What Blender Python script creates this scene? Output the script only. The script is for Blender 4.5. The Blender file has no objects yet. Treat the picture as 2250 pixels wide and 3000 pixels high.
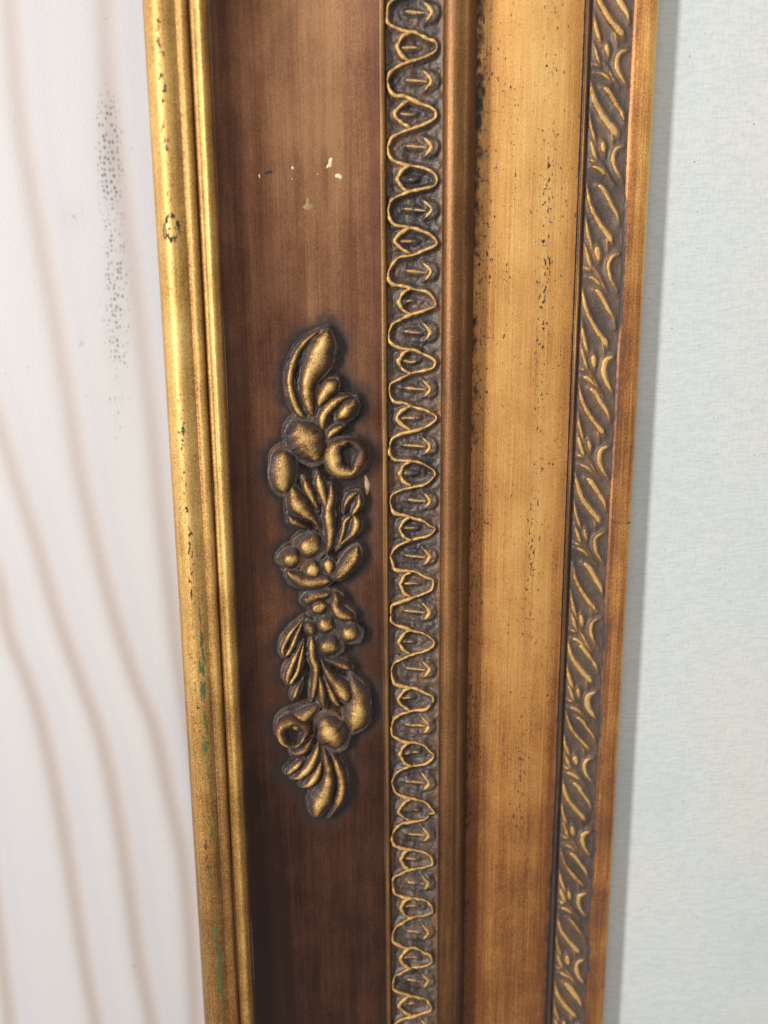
import bpy, math, random
import numpy as np

# ------------------------------------------------------------------ camera, world, light, exposure
scene = bpy.context.scene
COL = scene.collection
F_PX = 2600.0                      # focal length in pixels of the 2250x3000 photograph
PX = 1.0e-4                        # metres per photo pixel on the reference plane
H0 = 0.014                         # reference plane: height of the ribbon band above the canvas
TH = math.atan(F_PX / 11565.0)     # the camera looks down along the rail
PHI = math.radians(0.446)          # slight roll
D0 = F_PX * PX

# local frame: X across the rail, Y up along the rail, H out of the wall;   world = (X, -H, Y)
_d = np.array([0, -math.sin(TH), -math.cos(TH)])
_r = np.array([1.0, 0, 0]); _u = np.array([0, math.cos(TH), -math.sin(TH)])
R_ = math.cos(PHI) * _r - math.sin(PHI) * _u
U_ = math.sin(PHI) * _r + math.cos(PHI) * _u
CAM = np.array([0, 0, H0]) - _d * D0

def w3(v): return (v[0], -v[2], v[1])

from mathutils import Matrix, Vector
cam_data = bpy.data.cameras.new('camera')
cam = bpy.data.objects.new('camera', cam_data); COL.objects.link(cam)
rx, ux, bx = Vector(w3(R_)), Vector(w3(U_)), -Vector(w3(_d))
m = Matrix((rx, ux, bx)).transposed().to_4x4(); m.translation = Vector(w3(CAM))
cam.matrix_world = m
cam_data.sensor_fit = 'AUTO'; cam_data.sensor_width = 36.0
cam_data.lens = F_PX / 3000.0 * 36.0
cam_data.clip_start = 0.005; cam_data.clip_end = 20
cam_data.dof.use_dof = True
cam_data.dof.focus_distance = D0 * 0.985
cam_data.dof.aperture_fstop = 7.6
scene.camera = cam

world = bpy.data.worlds.new('World'); scene.world = world; world.use_nodes = True
world.node_tree.nodes['Background'].inputs[0].default_value = (1.0, 0.98, 0.95, 1)
world.node_tree.nodes['Background'].inputs[1].default_value = 0.38

def area(name, loc, target, sx, sy, power, colour):
    l = bpy.data.lights.new(name, 'AREA'); l.shape = 'RECTANGLE'; l.size = sx; l.size_y = sy
    l.energy = power; l.color = colour
    o = bpy.data.objects.new(name, l); COL.objects.link(o)
    o.location = w3(loc)
    dirv = Vector(w3(target)) - Vector(w3(loc))
    o.rotation_euler = dirv.to_track_quat('-Z', 'Y').to_euler()
    return o
area('window_light', (-0.66, 0.22, 0.66), (0.0, 0.0, 0.0), 0.095, 0.60, 9.9, (1.0, 0.98, 0.95))
area('upper_fill_light', (-0.10, 0.62, 0.80), (0.0, 0.02, 0.0), 0.50, 0.40, 2.2, (1.0, 0.97, 0.92))  # added fill from above front, brightens the top and the metal sheen

vs = scene.view_settings
vs.view_transform = 'Standard'; vs.look = 'None'; vs.exposure = 0.0; vs.gamma = 1.0
vs.use_curve_mapping = False

# ------------------------------------------------------------------ maths helpers
def unproj(u, v, H):
    u = np.asarray(u, float); v = np.asarray(v, float); H = np.asarray(H, float)
    a = u - 1125.0; b = 1500.0 - v
    X = a * R_[0] + b * U_[0] + F_PX * _d[0]
    Y = a * R_[1] + b * U_[1] + F_PX * _d[1]
    Z = a * R_[2] + b * U_[2] + F_PX * _d[2]
    t = (H - CAM[2]) / Z
    return CAM[0] + X * t, CAM[1] + Y * t

def proj(X, Y, H):
    p = np.stack([np.asarray(X, float) - CAM[0], np.asarray(Y, float) - CAM[1], np.asarray(H, float) - CAM[2]], -1)
    z = p @ _d
    return 1125 + F_PX * (p @ R_) / z, 1500 - F_PX * (p @ U_) / z

def _hash(ix, iy, seed):
    n = (ix.astype(np.int64) * 374761393 + iy.astype(np.int64) * 668265263 + seed * 1274126177) & 0x7fffffff
    n = ((n ^ (n >> 13)) * 1274126177) & 0x7fffffff
    n = ((n ^ (n >> 16)) * 1911520717) & 0x7fffffff
    return (n & 0xffff) / 65535.0

def vnoise(x, y, seed=0):
    x = np.asarray(x, float); y = np.asarray(y, float)
    ix = np.floor(x); iy = np.floor(y); fx = x - ix; fy = y - iy
    fx = fx * fx * (3 - 2 * fx); fy = fy * fy * (3 - 2 * fy)
    a = _hash(ix, iy, seed); b = _hash(ix + 1, iy, seed); c = _hash(ix, iy + 1, seed); d = _hash(ix + 1, iy + 1, seed)
    return (a * (1 - fx) + b * fx) * (1 - fy) + (c * (1 - fx) + d * fx) * fy

def fbm(x, y, seed=0, o=3):
    s = 0; amp = 0.5; tot = 0
    for k in range(o):
        s = s + amp * vnoise(x * 2 ** k, y * 2 ** k, seed + 17 * k); tot += amp; amp *= 0.5
    return s / tot

def smooth(a, b, x):
    t = np.clip((x - a) / (b - a), 0, 1); return t * t * (3 - 2 * t)

def catmull(P, n):
    P = np.asarray(P, float)
    if len(P) == 2:
        t = np.linspace(0, 1, n)[:, None]; return P[0] * (1 - t) + P[1] * t
    seg = np.sqrt(((P[1:, :2] - P[:-1, :2]) ** 2).sum(1)) + 1e-9
    s = np.concatenate([[0], np.cumsum(seg)])
    Q = np.vstack([2 * P[0] - P[1], P, 2 * P[-1] - P[-2]])
    sq = np.concatenate([[-seg[0]], s, [s[-1] + seg[-1]]])
    out = []
    for x in np.linspace(0, s[-1], n):
        i = min(max(np.searchsorted(s, x, 'right') - 1, 0), len(P) - 2)
        t = (x - s[i]) / seg[i]
        p0, p1, p2, p3 = Q[i], Q[i + 1], Q[i + 2], Q[i + 3]
        m1 = (p2 - p0) / (sq[i + 2] - sq[i]) * seg[i]; m2 = (p3 - p1) / (sq[i + 3] - sq[i + 1]) * seg[i]
        t2, t3 = t * t, t * t * t
        out.append((2 * t3 - 3 * t2 + 1) * p1 + (t3 - 2 * t2 + t) * m1 + (-2 * t3 + 3 * t2) * p2 + (t3 - t2) * m2)
    return np.array(out)

# ------------------------------------------------------------------ mesh helpers
def make_obj(name, V, F, mat, parent=None, attrs=None):
    """V: n x 3 in local (X, Y, H)"""
    V = np.asarray(V, float)
    me = bpy.data.meshes.new(name)
    W = np.stack([V[:, 0], -V[:, 2], V[:, 1]], -1)
    me.from_pydata(W.tolist(), [], [tuple(int(i) for i in f) for f in F])
    me.polygons.foreach_set('use_smooth', [True] * len(me.polygons))
    for k, val in (attrs or {}).items():
        a = me.attributes.new(k, 'FLOAT', 'POINT')
        a.data.foreach_set('value', np.asarray(val, np.float32))
    me.materials.append(mat); me.update()
    o = bpy.data.objects.new(name, me); COL.objects.link(o)
    if parent is not None: o.parent = parent
    return o

def grid_faces(nr, nc, off=0, mask=None):
    i = np.arange(nr - 1)[:, None] * nc + np.arange(nc - 1)[None, :] + off
    F = np.stack([i, i + 1, i + nc + 1, i + nc], -1).reshape(-1, 4)
    if mask is not None: F = F[mask.reshape(-1)]
    return F

# ------------------------------------------------------------------ materials
def srgb(r, g, b):
    f = lambda c: (c / 255 / 12.92) if c / 255 <= 0.04045 else ((c / 255 + 0.055) / 1.055) ** 2.4
    return (f(r), f(g), f(b), 1)

class NT:
    def __init__(s, name):
        s.m = bpy.data.materials.new(name); s.m.use_nodes = True
        s.t = s.m.node_tree; s.p = s.t.nodes['Principled BSDF']
    def n(s, typ, **kw):
        x = s.t.nodes.new(typ)
        for k, v in kw.items():
            setattr(x, k, v)
        return x
    def l(s, a, b): s.t.links.new(a, b)
    def val(s, sock, v):
        if isinstance(v, (int, float)): sock.default_value = v
        elif isinstance(v, tuple): sock.default_value = v
        else: s.l(v, sock)
    def math(s, op, a, b=0.0, clamp=False):
        x = s.n('ShaderNodeMath', operation=op, use_clamp=clamp)
        s.val(x.inputs[0], a); s.val(x.inputs[1], b); return x.outputs[0]
    def mix(s, f, a, b):
        x = s.n('ShaderNodeMix', data_type='RGBA')
        s.val(x.inputs[0], f); s.val(x.inputs[6], a); s.val(x.inputs[7], b); return x.outputs[2]
    def pos(s, sx, sy, sz, off=0.0):
        g = s.n('ShaderNodeNewGeometry'); x = s.n('ShaderNodeVectorMath', operation='MULTIPLY')
        s.l(g.outputs['Position'], x.inputs[0]); x.inputs[1].default_value = (sx, sy, sz)
        y = s.n('ShaderNodeVectorMath', operation='ADD'); s.l(x.outputs[0], y.inputs[0]); y.inputs[1].default_value = (off, off * 1.7, off * .6)
        return y.outputs[0]
    def noise(s, vec, scale=1.0, detail=2.0, rough=0.5):
        x = s.n('ShaderNodeTexNoise'); s.l(vec, x.inputs['Vector'])
        x.inputs['Scale'].default_value = scale; x.inputs['Detail'].default_value = detail; x.inputs['Roughness'].default_value = rough
        return x.outputs['Fac']
    def attr(s, name):
        x = s.n('ShaderNodeAttribute', attribute_name=name); return x.outputs['Fac']
    def step(s, v, a, b, lo=0.0, hi=1.0):
        x = s.n('ShaderNodeMapRange', interpolation_type='SMOOTHSTEP')
        s.l(v, x.inputs[0]); x.inputs[1].default_value = a; x.inputs[2].default_value = b
        x.inputs[3].default_value = lo; x.inputs[4].default_value = hi; return x.outputs[0]
    def ramp(s, v, stops):
        x = s.n('ShaderNodeValToRGB'); e = x.color_ramp.elements
        while len(e) < len(stops): e.new(0.5)
        for k, (p, c) in enumerate(stops): e[k].position = p; e[k].color = c
        s.l(v, x.inputs[0]); return x.outputs[0]

SPOT = srgb(52, 40, 40)
def gilt(name, stops, base=0.5, streak=0.25, broad=0.25, blotch=0.25, speck=0.1, spots=0.0, metallic=0.75,
         rough=0.42, grime=srgb(62, 55, 54), fine_x=2600, fine_z=45, bump=0.25, green=False, gattr=1.0, chip_col=SPOT, dust=0, glint=0, grain=1.0, soft=(0.25, 0.75, 1.0)):
    T = NT(name)
    n1 = T.noise(T.pos(fine_x, fine_x, fine_z), 1, 3)
    n2 = T.noise(T.pos(380, 380, 9, 3.1), 1, 3)
    n3 = T.noise(T.pos(90, 90, 60, 7.7), 1, 4, 0.6)
    n4 = T.noise(T.pos(2300, 2300, 1900, 1.3), 1, 2)
    t = T.math('MULTIPLY', T.attr('g'), gattr)
    t = T.math('ADD', t, base)
    for n, a in ((n1, streak), (n2, broad), (n3, blotch), (n4, speck)):
        t = T.math('ADD', t, T.math('MULTIPLY', T.math('SUBTRACT', n, 0.5), a * 2.4))
    col = T.ramp(t, stops)
    met = metallic; ro = rough
    # chips: small worn spots where the attribute c is high
    nc = T.noise(T.pos(1350, 1350, 620, 5.5), 1, 4, 0.6)
    c = T.math('SUBTRACT', T.math('ADD', nc, T.math('MULTIPLY', T.attr('c'), 0.22)), 0.74 - spots * 0.1)
    cm = T.step(c, 0.0, 0.03)
    nb = T.noise(T.pos(420, 420, 300, 15.5), 1, 4, 0.62)
    cb = T.math('ADD', nb, T.math('MULTIPLY', T.attr('c'), 0.10))
    cm = T.math('MAXIMUM', cm, T.step(cb, 0.735, 0.765, 0, .85))
    col = T.mix(cm, col, chip_col)
    if green:
        ng = T.noise(T.pos(700, 700, 170, 9.5), 1, 4, 0.65)
        gm = T.step(T.math('ADD', ng, T.math('MULTIPLY', T.attr('gr'), 0.3)), 0.735, 0.76)
        col = T.mix(gm, col, srgb(92, 106, 62)); cm = T.math('MAXIMUM', cm, gm)
    ngm = T.noise(T.pos(520, 520, 300, 11.0), 1, 5, 0.65)
    d = T.math('ADD', T.attr('d'), T.math('MULTIPLY', T.math('SUBTRACT', ngm, 0.5), grain))
    dm = T.math('MULTIPLY', T.step(d, soft[0], soft[1], 0, soft[2]), T.step(T.attr('d'), 0.0, 0.06 if soft[0] > 0.2 else 0.35))
    col = T.mix(dm, col, grime)
    allm = T.math('MAXIMUM', cm, dm)
    if dust:
        nd = T.noise(T.pos(2100, 2100, 1500, 21.0), 1, 2)
        col = T.mix(T.step(nd, .77, .80, 0, .55), col, srgb(205, 190, 165))
    T.l(col, T.p.inputs['Base Color'])
    T.val(T.p.inputs['Metallic'], T.math('MULTIPLY', T.math('SUBTRACT', 1.0, allm), metallic))
    T.val(T.p.inputs['Roughness'], T.math('ADD', T.math('MULTIPLY', allm, 0.25),
          T.math('ADD', rough - (0.3 if glint else 0.1), T.math('MULTIPLY', n3, 0.6 if glint else 0.2))))
    bp = T.n('ShaderNodeBump'); bp.inputs['Strength'].default_value = bump; bp.inputs['Distance'].default_value = 0.0003
    hgt = T.math('ADD', T.math('MULTIPLY', n1, 0.5), T.math('ADD', T.math('MULTIPLY', n4, 0.45), T.math('MULTIPLY', allm, -0.5)))
    T.l(hgt, bp.inputs['Height']); T.l(bp.outputs[0], T.p.inputs['Normal'])
    return T.m

M_BEAD = gilt('bright_gilding', [(0, srgb(122, 84, 44)), (.3, srgb(182, 136, 70)), (.6, srgb(222, 180, 106)), (1, srgb(246, 220, 154))],
              base=.50, streak=.18, broad=.18, blotch=.30, speck=.40, spots=.22, metallic=.48, rough=.48, green=True, bump=.4)
M_COVE = gilt('brown_bronze', [(0, srgb(56, 33, 24)), (.36, srgb(98, 61, 43)), (.66, srgb(138, 92, 65)), (1, srgb(180, 132, 92))],
              base=.5, streak=.17, broad=.20, blotch=.26, speck=.20, spots=.25, metallic=.5, rough=.33, bump=.22, dust=1, soft=(0.02, 0.80, 0.96), grime=srgb(42, 36, 35))
M_FILLET = gilt('rubbed_gilding', [(0, srgb(72, 48, 36)), (.4, srgb(124, 86, 50)), (.75, srgb(182, 138, 80)), (1, srgb(212, 170, 102))],
                base=.5, streak=.30, broad=.34, blotch=.24, speck=.2, spots=.2, metallic=.5, rough=.44)
M_ROUND = gilt('ochre_bronze', [(0, srgb(60, 36, 22)), (.4, srgb(104, 68, 38)), (.75, srgb(142, 98, 55)), (1, srgb(174, 128, 76))],
               base=.48, streak=.24, broad=.28, blotch=.24, speck=.34, spots=.1, metallic=.5, rough=.46, dust=1)
M_PANEL = gilt('streaked_gilding', [(0, srgb(130, 78, 42)), (.3, srgb(188, 128, 68)), (.62, srgb(220, 164, 92)), (1, srgb(242, 198, 126))],
               base=.52, streak=.32, broad=.14, blotch=.22, speck=.26, spots=.42, metallic=.42, rough=.44, grime=srgb(56, 42, 33), fine_x=3600, fine_z=30, grain=1.7)
M_SIGHT = gilt('worn_gilding', [(0, srgb(88, 72, 66)), (.33, srgb(142, 90, 54)), (.64, srgb(200, 138, 74)), (1, srgb(244, 196, 112))],
               base=.56, streak=.26, broad=.30, blotch=.34, speck=.30, spots=.25, metallic=.45, rough=.42)
RELIEF = [(0, srgb(72, 64, 61)), (.26, srgb(80, 66, 59)), (.46, srgb(92, 65, 46)), (.62, srgb(132, 95, 53)), (.80, srgb(184, 143, 82)), (1, srgb(220, 182, 114))]
M_RELIEF = gilt('gilded_relief', RELIEF, base=-.10, streak=.0, broad=.06, blotch=.30, speck=.38, spots=.25, metallic=.34, rough=.52, fine_z=2600, bump=.6)
M_BAND = gilt('gilded_ribbon', [(0, srgb(76, 64, 58)), (.3, srgb(100, 72, 50)), (.5, srgb(140, 99, 55)), (.7, srgb(182, 138, 79)), (1, srgb(214, 171, 104))],
              base=0, streak=.0, broad=.06, blotch=.26, speck=.40, spots=.25, metallic=.34, rough=.5, fine_z=2600, bump=.7)
M_GROUND = gilt('dark_patina', [(0, srgb(38, 33, 31)), (.35, srgb(78, 69, 65)), (.55, srgb(98, 84, 75)), (.78, srgb(116, 82, 54)), (1, srgb(152, 110, 64))],
                base=.32, streak=.0, broad=.05, blotch=.5, speck=.5, spots=.45, metallic=.2, rough=.46, fine_z=2600, bump=.6, chip_col=srgb(20, 17, 17), glint=1)

M_LEAFGROUND = gilt('grey_patina', [(0, srgb(50, 42, 38)), (.35, srgb(84, 71, 63)), (.55, srgb(102, 85, 73)), (.78, srgb(122, 90, 64)), (1, srgb(166, 122, 74))],
                base=.32, streak=.0, broad=.08, blotch=.34, speck=.34, spots=.2, metallic=.15, rough=.5, fine_z=2600, bump=.5)

def plain(name, col, rough=0.6):
    T = NT(name); n = T.noise(T.pos(900, 900, 900), 1, 3)
    T.l(T.mix(n, tuple(c * .85 if i < 3 else 1 for i, c in enumerate(col)), col), T.p.inputs['Base Color'])
    T.p.inputs['Roughness'].default_value = rough
    return T.m
M_CREAM = plain('cream_paint', srgb(240, 228, 180))
M_TAN = plain('tan_smear', srgb(170, 140, 90))
M_WOOD = plain('bare_wood', srgb(205, 172, 135), .8)
M_LACQ = plain('glossy_varnish', srgb(70, 58, 58), .12)

# ------------------------------------------------------------------ the frame rail
Y0, Y1 = -0.235, 0.205
frame = bpy.data.objects.new('picture_frame', None); COL.objects.link(frame)
frame['label'] = 'antique gilded picture frame rail with floral applique, ribbon band and leaf band'
frame['category'] = 'picture frame'

def XU(u, H): return float(unproj(u, 1500.0, H)[0])     # X of a line that crosses mid-height of the photo at u

def rail(name, pts, mat, ncol, dy=0.0011, amp=4e-5, attr=None, seed=0, spline=True):
    """a straight moulding strip: pts = [(u at mid-height, H in mm)]"""
    P = np.array([(XU(u, h * 1e-3), h * 1e-3) for u, h in pts])
    if spline: P = catmull(P, ncol)
    nr = int((Y1 - Y0) / dy); Ys = np.linspace(Y0, Y1, nr); nc = len(P)
    X = np.repeat(P[None, :, 0], nr, 0); H = np.repeat(P[None, :, 1], nr, 0); Y = np.repeat(Ys[:, None], nc, 1)
    H = H + amp * (fbm(X * 160, Y * 60, seed, 3) - .5) * 2
    X = X + amp * .8 * (fbm(np.arange(nc)[None, :] * .05 + 0 * Y, Y * 45, seed + 5, 2) - .5) * 2
    V = np.stack([X, Y, H], -1).reshape(-1, 3)
    at = attr(X, Y, H) if attr else {}  # g also carries the light's painted fall-off down the rail
    at = {k: np.broadcast_to(v, X.shape).reshape(-1) for k, v in at.items()}
    return make_obj(name, V, grid_faces(nr, nc), mat, frame, at)

def gauss(x, c, s): return np.exp(-((x - c) / s) ** 2)

# --- outer bead
def a_bead(X, Y, H):
    u, v = proj(X, Y, H)
    um = (X - XU(507, .030)) / (XU(590, .030) - XU(507, .030))
    c = .72 * gauss(um, .55, .18) * (0.35 + .9 * vnoise(Y * 60, 0 * Y, 3)) + .25 * gauss(um, .2, .2)
    rr = np.hypot((u - 502) / 22, (v - 668) / 34); c = c + 1.25 * gauss(rr, 1.0, .25)
    gr = gauss(um, .74, .13) * smooth(1450, 2050, v) * (.35 + .9 * vnoise(Y * 55, 0 * Y, 8))
    g = -.12 * smooth(.75, 1.0, um) - .15 * smooth(0.12, 0, um) - .36 * smooth(1300, 3000, v)  # lower bead toned darker: dimming light put into the colour
    return {'g': g, 'c': c, 'gr': gr}
XL = XU(508.5, .0265)
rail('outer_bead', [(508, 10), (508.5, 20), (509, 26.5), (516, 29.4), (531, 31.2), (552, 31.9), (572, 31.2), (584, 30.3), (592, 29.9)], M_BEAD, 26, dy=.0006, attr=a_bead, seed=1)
def a_of(X, Y, H):
    um = (X - XU(592, .030)) / (XU(626, .030) - XU(592, .030)); v = proj(X, Y, H)[1]
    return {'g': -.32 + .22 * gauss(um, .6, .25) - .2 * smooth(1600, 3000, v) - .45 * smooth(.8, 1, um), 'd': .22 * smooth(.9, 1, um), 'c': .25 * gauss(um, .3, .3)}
rail('outer_fillet', [(592, 29.9), (598, 30.0), (608, 30.2), (617, 29.8), (623, 29.2), (627, 28.5)], M_BEAD, 12, attr=a_of, seed=2)
def a_or(X, Y, H):
    um = (X - XU(627, .029)) / (XU(680, .029) - XU(627, .029)); v = proj(X, Y, H)[1]
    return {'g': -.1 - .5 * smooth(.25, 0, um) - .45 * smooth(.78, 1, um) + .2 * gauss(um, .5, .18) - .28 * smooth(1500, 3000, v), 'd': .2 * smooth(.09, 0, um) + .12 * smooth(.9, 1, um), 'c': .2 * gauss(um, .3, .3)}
rail('outer_reed', [(627, 28.5), (632, 28.95), (640, 29.2), (645, 29.0), (650, 29.45), (656, 29.5), (664, 29.0), (673, 28.0), (679, 26.6), (681, 25.6)], M_BEAD, 24, attr=a_or, seed=3)

# --- cove (with ornament grime, computed once the ornaments are known)
COVE_PTS = [(681, 25.6), (690, 24.9), (720, 23.4), (770, 21.3), (830, 19.2), (900, 17.3), (980, 15.9), (1060, 15.1), (1119, 14.9)]
_cp = catmull(np.array([(XU(u, h * 1e-3), h * 1e-3) for u, h in COVE_PTS]), 80)
def cove_H(X): return np.interp(X, _cp[:, 0], _cp[:, 1])

def on_surface(u, v, surf, lift=0.0):
    H = np.full(np.shape(u), H0)
    for _ in range(6):
        X, Y = unproj(u, v, H); H = surf(X) + lift
    return X, Y

def to_metric(pts, surf, lift):
    """photo-pixel stroke (u, v, half width) -> metric (X, Y, w)"""
    P = np.asarray(pts, float)
    X, Y = on_surface(P[:, 0], P[:, 1], surf, lift)
    X2, _ = on_surface(P[:, 0] + 1.0, P[:, 1], surf, lift)
    return np.stack([X, Y, P[:, 2] * np.abs(X2 - X)], -1)

def stroke(P, surf, lift, hk=0.62, hmax=0.0034, rows=None, cols=11, groove=0.0, skirt=0.0006, seed=0, lump=6e-5, p=2.0, q=.85, gain=1.0, gbias=0.0, closed_ends=True, bell=0, rag=0.0, gp=2.2):
    """leaf-like swell swept along a metric stroke P (X, Y, w); returns V, F, g"""
    L = np.sqrt(((P[1:, :2] - P[:-1, :2]) ** 2).sum(1)).sum()
    rows = rows or int(np.clip(L / 0.00055, 9, 44))
    C = catmull(P, rows); C[:, 2] = np.clip(C[:, 2], 3e-5, None)
    if rag:
        q_ = np.arange(rows)
        C[:, 2] *= 1 + rag * 2 * (fbm(q_ * .55, q_ * 0 + seed, seed + 3, 2) - .5)
        C[1:-1, 0] += rag * .5 * C[1:-1, 2] * 2 * (fbm(q_[1:-1] * .4, q_[1:-1] * 0 + seed, seed + 7, 2) - .5)
        C[1:-1, 1] += rag * .5 * C[1:-1, 2] * 2 * (fbm(q_[1:-1] * .4, q_[1:-1] * 0 + seed, seed + 8, 2) - .5)
    T = np.gradient(C[:, :2], axis=0); T /= np.linalg.norm(T, axis=1)[:, None] + 1e-12
    N = np.stack([-T[:, 1], T[:, 0]], -1)
    t = np.linspace(-1, 1, cols); t = np.sign(t) * np.abs(t) ** .8
    prof = (1 - np.abs(t) ** p) ** q
    if bell: prof = (.5 + .5 * np.cos(np.pi * t)) ** (.62 * bell)
    if groove: prof = prof * (1 - groove * np.exp(-(t / .32) ** 2))
    hr = np.minimum(hk * C[:, 2] ** .85 * (0.001 ** .15), hmax)
    XY = C[:, None, :2] + N[:, None, :] * (C[:, 2][:, None] * t[None, :])[..., None]
    hh = hr[:, None] * prof[None, :]
    hh = hh + lump * (fbm(XY[..., 0] * 700 + seed, XY[..., 1] * 700, seed, 2) - .5) * 2 * prof[None, :]
    hh[:, 0] = -skirt; hh[:, -1] = -skirt
    if closed_ends: hh[0, :] = -skirt * .5; hh[-1, :] = -skirt * .5
    Z = surf(XY[..., 0]) + lift + hh
    V = np.concatenate([XY, Z[..., None]], -1).reshape(-1, 3)
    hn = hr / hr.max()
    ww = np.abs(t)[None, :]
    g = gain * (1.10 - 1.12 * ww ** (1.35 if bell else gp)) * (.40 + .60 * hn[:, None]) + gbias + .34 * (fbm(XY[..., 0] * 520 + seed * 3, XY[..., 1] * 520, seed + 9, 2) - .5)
    return V, grid_faces(rows, cols), g.reshape(-1)

def join(parts):
    V, F, G, off = [], [], [], 0
    for v, f, g in parts:
        V.append(v); F.append(np.asarray(f) + off); G.append(g); off += len(v)
    return np.vstack(V), np.vstack(F), np.concatenate(G)

def segs_of(P):
    C = catmull(P, max(4, len(P) * 3)); return np.concatenate([C[:-1], C[1:]], 1)

def sdf_grid(X, Y, segs, reach=0.004):
    """min over strokes of distance minus half width; X, Y are row-regular grids (Y constant along a row)"""
    D = np.full(X.shape, 1.0); ys = Y[:, 0]
    for x0, y0, w0, x1, y1, w1 in segs:
        r = reach + max(w0, w1)
        lo, hi = min(y0, y1) - r, max(y0, y1) + r
        i0, i1 = np.searchsorted(ys, lo), np.searchsorted(ys, hi)
        if i1 <= i0: continue
        A = X[i0:i1]; B = Y[i0:i1]
        dx, dy = x1 - x0, y1 - y0
        t = np.clip(((A - x0) * dx + (B - y0) * dy) / (dx * dx + dy * dy + 1e-14), 0, 1)
        dd = np.hypot(A - x0 - t * dx, B - y0 - t * dy) - (w0 + t * (w1 - w0))
        D[i0:i1] = np.minimum(D[i0:i1], dd)
    return D

# ------------------------------------------------------------------ floral appliques
S = 450.0 / 1659.0
def z(k, pts): return [(740 + x * S, 900 + 500 * k + y * S, w * S) for x, y, w in pts]
# (name, strokes, options)
UP = [
 ('leaf', [z(0, [(740, 240, 8), (600, 340, 28), (490, 480, 40), (425, 640, 44), (402, 780, 42), (415, 900, 42), (455, 1040, 46), (525, 1160, 36), (590, 1200, 8)])], {}),
 ('leaf', [z(0, [(810, 235, 16), (785, 350, 82), (715, 540, 135), (645, 690, 108), (592, 830, 76), (590, 960, 70), (620, 1080, 52), (655, 1190, 16)])], dict(hmax=.0030)),
 ('leaf', [z(0, [(925, 780, 14), (860, 845, 72), (790, 925, 78), (738, 1010, 50), (705, 1095, 12)])], {}),
 ('leaf', [z(0, [(1075, 960, 18), (960, 985, 45), (850, 1060, 60), (780, 1150, 55), (752, 1260, 42), (770, 1330, 14)])], {}),
 ('leaf', [z(0, [(1110, 990, 36), (1045, 1080, 86), (970, 1160, 72), (895, 1210, 14)])], {}),
 ('leaf', [z(0, [(985, 1275, 18), (905, 1320, 48), (842, 1370, 42), (812, 1425, 12)])], {}),
 ('bud', [z(0, [(480, 1250, 40), (520, 1320, 120), (585, 1440, 165), (655, 1570, 125), (700, 1660, 40)])], dict(hmax=.0034)),
 ('bud', [z(0, [(335, 1545, 35), (330, 1620, 92), (332, 1730, 116), (325, 1850, 112), (335, 1950, 80), (350, 2020, 25)])], dict(hmax=.0030)),
 ('leaf', [z(1, [(430, 85, 25), (450, 180, 72), (495, 285, 98), (580, 375, 74), (660, 450, 42), (735, 560, 8)])], dict(hmax=.0034)),
 ('leaf', [z(1, [(545, -10, 18), (590, 100, 48), (640, 210, 44), (690, 310, 28), (718, 370, 6)])], {}),
 ('stem', [z(1, [(700, -60, 16), (728, 60, 52), (760, 180, 46), (795, 310, 34), (810, 380, 10)]),
           z(1, [(845, 70, 22), (852, 190, 42), (822, 340, 56), (830, 480, 56), (842, 600, 52), (832, 720, 44), (800, 830, 12)])], {}),
 ('leaf', [z(1, [(1150, 150, 20), (1050, 205, 42), (1003, 290, 32), (985, 390, 8)]),
           z(1, [(1150, 160, 20), (1148, 270, 38), (1105, 360, 34), (1060, 420, 10)])], dict(gbias=-.12)),
 ('leaf', [z(1, [(1080, 395, 14), (1120, 470, 46), (1105, 560, 48), (1045, 640, 34), (960, 715, 22), (900, 800, 6)]),
           z(1, [(1080, 398, 14), (1000, 470, 30), (980, 570, 26), (950, 670, 26), (902, 800, 6)])], dict(gbias=-.05)),
 ('leaf', [z(1, [(385, 395, 14), (435, 465, 46), (510, 508, 42), (600, 548, 10)])], dict(gbias=-.18)),
 ('berry', [z(1, [(540, 700, 70), (590, 725, 112), (660, 745, 118), (725, 760, 60)])], dict(hmax=.0030)),
 ('berry', [z(1, [(345, 850, 50), (390, 865, 92), (450, 875, 98), (515, 885, 45)])], dict(gbias=-.2, hmax=.0030)),
 ('berry', [z(1, [(580, 985, 45), (630, 990, 88), (680, 990, 90), (738, 985, 40)])], dict(hmax=.0034)),
 ('berry', [z(1, [(815, 875, 22), (818, 925, 52), (825, 990, 54), (830, 1055, 18)])], {}),
 ('leaf', [z(1, [(1130, 725, 18), (1085, 850, 76), (1012, 960, 76), (935, 1055, 50), (885, 1105, 10)])], dict(groove=.35, gbias=-.05)),
 ('husk', [z(1, [(370, 1010, 24), (450, 1070, 62), (560, 1125, 84), (680, 1130, 86), (790, 1110, 60), (850, 1120, 14)])], dict(gbias=-.28, hmax=.0018)),
]
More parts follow.
